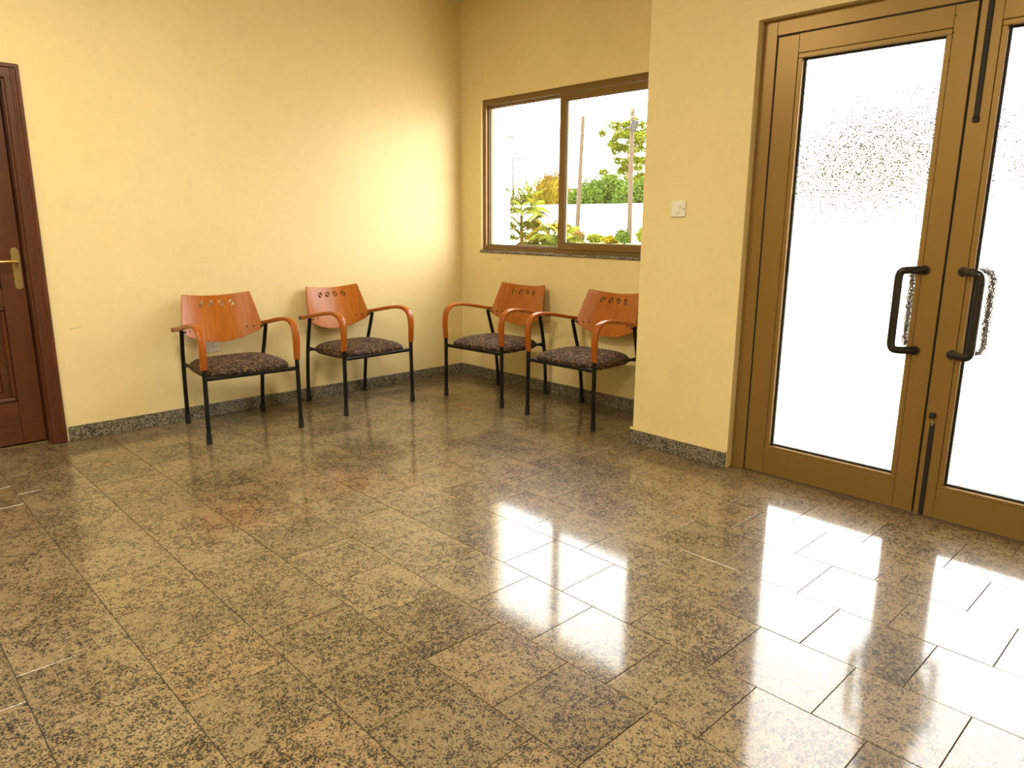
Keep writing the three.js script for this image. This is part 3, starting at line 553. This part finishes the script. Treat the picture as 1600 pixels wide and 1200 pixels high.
// arching pinnate frond with its base at the origin
function frond(len, rise, droop, leaflet, n, mat) {
  const pos = []; const at = (t) => [0, rise * t - droop * t * t, len * t];
  for (let i = 0; i < n; i++) {
    const t = 0.12 + 0.88 * i / (n - 1), p = at(t), l = leaflet * (0.55 + 0.6 * Math.sin(Math.PI * Math.min(1, 0.15 + t * 0.85))), w = l * 0.11 + 0.004;
    for (const s of [-1, 1]) { const q = [p[0] + s * l * 0.78, p[1] - 0.28 * l, p[2] + l * 0.55], m = [p[0] + s * l * 0.4, p[1] + 0.03 * l, p[2] + l * 0.25]; pos.push(...p, m[0], m[1], m[2] - w, m[0], m[1], m[2] + w, m[0], m[1], m[2] - w, ...q, m[0], m[1], m[2] + w); }
  }
  for (let i = 0; i < 10; i++) { const p = at(i / 10), q = at((i + 1) / 10), w = 0.012 * len; pos.push(p[0] - w, p[1], p[2], q[0] - w, q[1], q[2], q[0] + w, q[1], q[2], p[0] - w, p[1], p[2], q[0] + w, q[1], q[2], p[0] + w, p[1], p[2]); }
  const g = new THREE.BufferGeometry(); g.setAttribute('position', new THREE.Float32BufferAttribute(pos, 3)); g.computeVertexNormals(); return g;
}
function palm(name, label, base, stems, sizes, mat, group, fan = 11) {
  const t = thing(name, label, 'palm', base, 0, group), v = sizes.map(([l, r, d, lf, n]) => frond(l, r, d, lf, n));
  for (const [sx, sz, h] of stems) {
    mesh('stem', rod([sx * 0.6, 0, sz * 0.6], [sx, h, sz], 0.03 + h * 0.012, 0.02 + h * 0.008, 8), leafMats.straw, t);
    for (let k = 0; k < fan; k++) { const m = mesh('frond', v[Math.floor(rnd() * v.length)], mat, t); m.position.set(sx, h, sz); m.rotation.y = (k / fan) * 2 * Math.PI + rr(-0.3, 0.3); m.scale.setScalar(rr(0.8, 1.1)); }
  }
  return t;
}
const bigF = [[1.7, 3.9, 1.5, 0.6, 24], [2.1, 3.2, 1.7, 0.65, 24], [1.2, 4.0, 0.9, 0.55, 22]], nearF = [[0.55, 0.6, 0.55, 0.3, 13], [0.7, 0.45, 0.55, 0.3, 13], [0.4, 0.65, 0.35, 0.26, 11]];
palm('areca_palm', 'tall yellow-green palm clump behind the wall at the far left of the window view', [-39.2, Y0, -38.6], [[0, 0, 2.3], [0.7, 0.2, 1.9], [-0.7, 0, 2.0]], bigF, leafMats.lime, 'palms behind the boundary wall', 12);
palm('areca_palm', 'spreading golden palm clump behind the wall left of the window mullion', [-40.3, Y0, -42.2], [[0, 0, 2.5], [1.0, 0.1, 2.0], [-0.8, 0.2, 2.1]], bigF, leafMats.yellow, 'palms behind the boundary wall', 12);
palm('areca_palm', 'low golden palm behind the wall close to the window mullion', [-35.6, Y0, -38.9], [[0, 0, 0.9], [0.4, 0, 0.6], [-0.3, 0, 0.7]], bigF, leafMats.yellow, 'palms behind the boundary wall', 10);
palm('garden_palm', 'tall bright yellow-green garden palm beside the low white wall end', [-7.0, Y0, -7.6], [[0, 0, 1.5], [0.12, 0.1, 1.2], [-0.1, -0.1, 0.95]], nearF, leafMats.lime, 'palms in the front garden', 12);
palm('garden_palm', 'middle bright yellow-green garden palm outside the left pane', [-6.45, Y0, -7.9], [[0, 0, 1.15], [0.2, 0.1, 0.9], [-0.2, 0.05, 0.75]], nearF, leafMats.yellow, 'palms in the front garden', 12);
palm('garden_palm', 'low yellow garden palm nearest the window mullion', [-5.75, Y0, -7.4], [[0, 0, 0.95], [0.2, 0.1, 0.8], [-0.2, -0.1, 0.7]], nearF, leafMats.lime, 'palms in the front garden', 12);
// poles, floodlight and wires
const pole = (label, x, z, h, lean, mat) => { const t = thing('utility_pole', label, 'pole', [x, Y0, z], 0, 'utility poles'); mesh('shaft', rod([0, 0, 0], [lean, h, 0], 0.17, 0.13, 12), mat, t); return t; };
pole('plain brown wooden pole standing in the yard, left of the two poles', -29.25, -34.9, 8.3, 0.3, poleMat);
const p2 = pole('wooden pole with insulators standing behind the floodlight', -24.7, -34.9, 8.4, -0.15, poleMat);
for (const y of [8.2, 7.8, 7.5]) mesh('insulator', rod([-0.2, y, 0.05], [0.05, y + 0.05, 0.25], 0.06, 0.05, 8), barkMat, p2);
{
  const lensMat = new THREE.MeshStandardMaterial({ roughness: 0.5 }); lensMat.color.setRGB(0.014, 0.013, 0.011);
  const f = thing('floodlight', 'dark floodlight fixed near the top of the right pole', 'floodlight', [-24.45, 7.25, -34.6], 0.6);
  const g = bx(-0.22, -0.32, -0.06, 0.22, 0.32, 0.06, 0.02); g.rotateX(0.35); g.rotateZ(-0.35); mesh('housing', g, blackRubber, f);
  const e = bx(-0.18, -0.26, 0.055, 0.18, 0.24, 0.07, 0.005); e.rotateX(0.35); e.rotateZ(-0.35); mesh('lens', e, lensMat, f); mesh('bracket', rod([-0.3, -0.1, -0.2], [0, 0, 0], 0.03), blackRubber, f);
}
const wireMat = new THREE.MeshStandardMaterial({ roughness: 0.8 }); wireMat.color.setRGB(0.06, 0.05, 0.045);
const wire = (label, a, b, sag) => { const P = []; for (let i = 0; i <= 8; i++) { const t = i / 8; P.push([a[0] + (b[0] - a[0]) * t, a[1] + (b[1] - a[1]) * t - sag * 4 * t * (1 - t), a[2] + (b[2] - a[2]) * t]); } tag(mesh('overhead_wire', tube(P, 0.034, 40, 6), wireMat), label, 'wire', 'overhead wires'); };
wire('upper overhead wire running to the top of the right pole', [-24.9, 7.9, -34.9], [-44, 4.9, -35.5], 0.35);
wire('lower overhead wire running to the right pole below the insulators', [-24.9, 7.3, -34.9], [-44, 5.6, -35.2], 0.9);
wire('slack overhead wire crossing above the palms', [-29.0, 6.6, -34.7], [-44, 7.6, -35.8], 1.1);
{ const t = thing('street_lamp', 'thin pale street lamp post seen above the palms', 'street lamp', [-43.6, Y0, -42.5]); mesh('post', rod([0, 0, 0], [0, 8.7, 0], 0.08, 0.06, 8), poleMat, t); mesh('arm', rod([0, 8.65, 0], [-0.75, 8.7, 0.3], 0.06, 0.06, 8), poleMat, t); }
// low plants along the foot of the boundary wall
[[-28.3, -33.9, 0.6, 0.8, 'straw', 'dry reddish shrub at the foot of the left pole'], [-26.9, -34.0, 0.65, 0.6, 'lime', 'low yellow-green shrub at the wall foot between the poles'], [-25.35, -33.7, 0.7, 0.5, 'yellow', 'low yellow shrub at the wall foot between the poles'], [-24.1, -33.4, 0.5, 0.95, 'green', 'rounded green shrub at the wall foot left of the floodlight pole'], [-22.5, -33.5, 0.7, 1.1, 'lime', 'leafy shrub at the wall foot right of the floodlight pole']]
  .forEach(([x, z, r, h, m, label]) => bush('shrub', label, 'shrub', [x, Y0, z], [[0, h * 0.55, 0, r, h * 0.55], [r * 0.4, h * 0.4, 0, r * 0.6, h * 0.4]], 1200, 0.11, leafMats[m], [[[0, 0, 0], [0, h * 0.5, 0], 0.04]], 'shrubs along the boundary wall'));
structure(mesh('lawn', bx(-34, -0.05, -36, -20, -0.02, -33.5), grassMat), 'strip of grass along the boundary wall');
// trees beyond the glass door
[[-4.0, -15, 1.9, 'broad dark tree blurred behind the left glass door leaf'], [-0.6, -11.6, 1.5, 'broad dark tree blurred near the middle of the glass door'], [3.4, -12.4, 1.6, 'broad dark tree blurred behind the right glass door leaf']]
  .forEach(([x, z, r, label]) => bush('garden_tree', label, 'tree', [x, Y0, z], [[0, 2.8, 0, r, 1.3], [r * 0.6, 2.8, 0.3, r * 0.8, 1.1], [-r * 0.6, 2.6, 0, r * 0.8, 1.1]], 20000, 0.2, leafMats.deep, [[[0, 0, 0], [0, 2.6, 0], 0.13]], 'trees beyond the glass door'));

renderer.render(scene, camera);
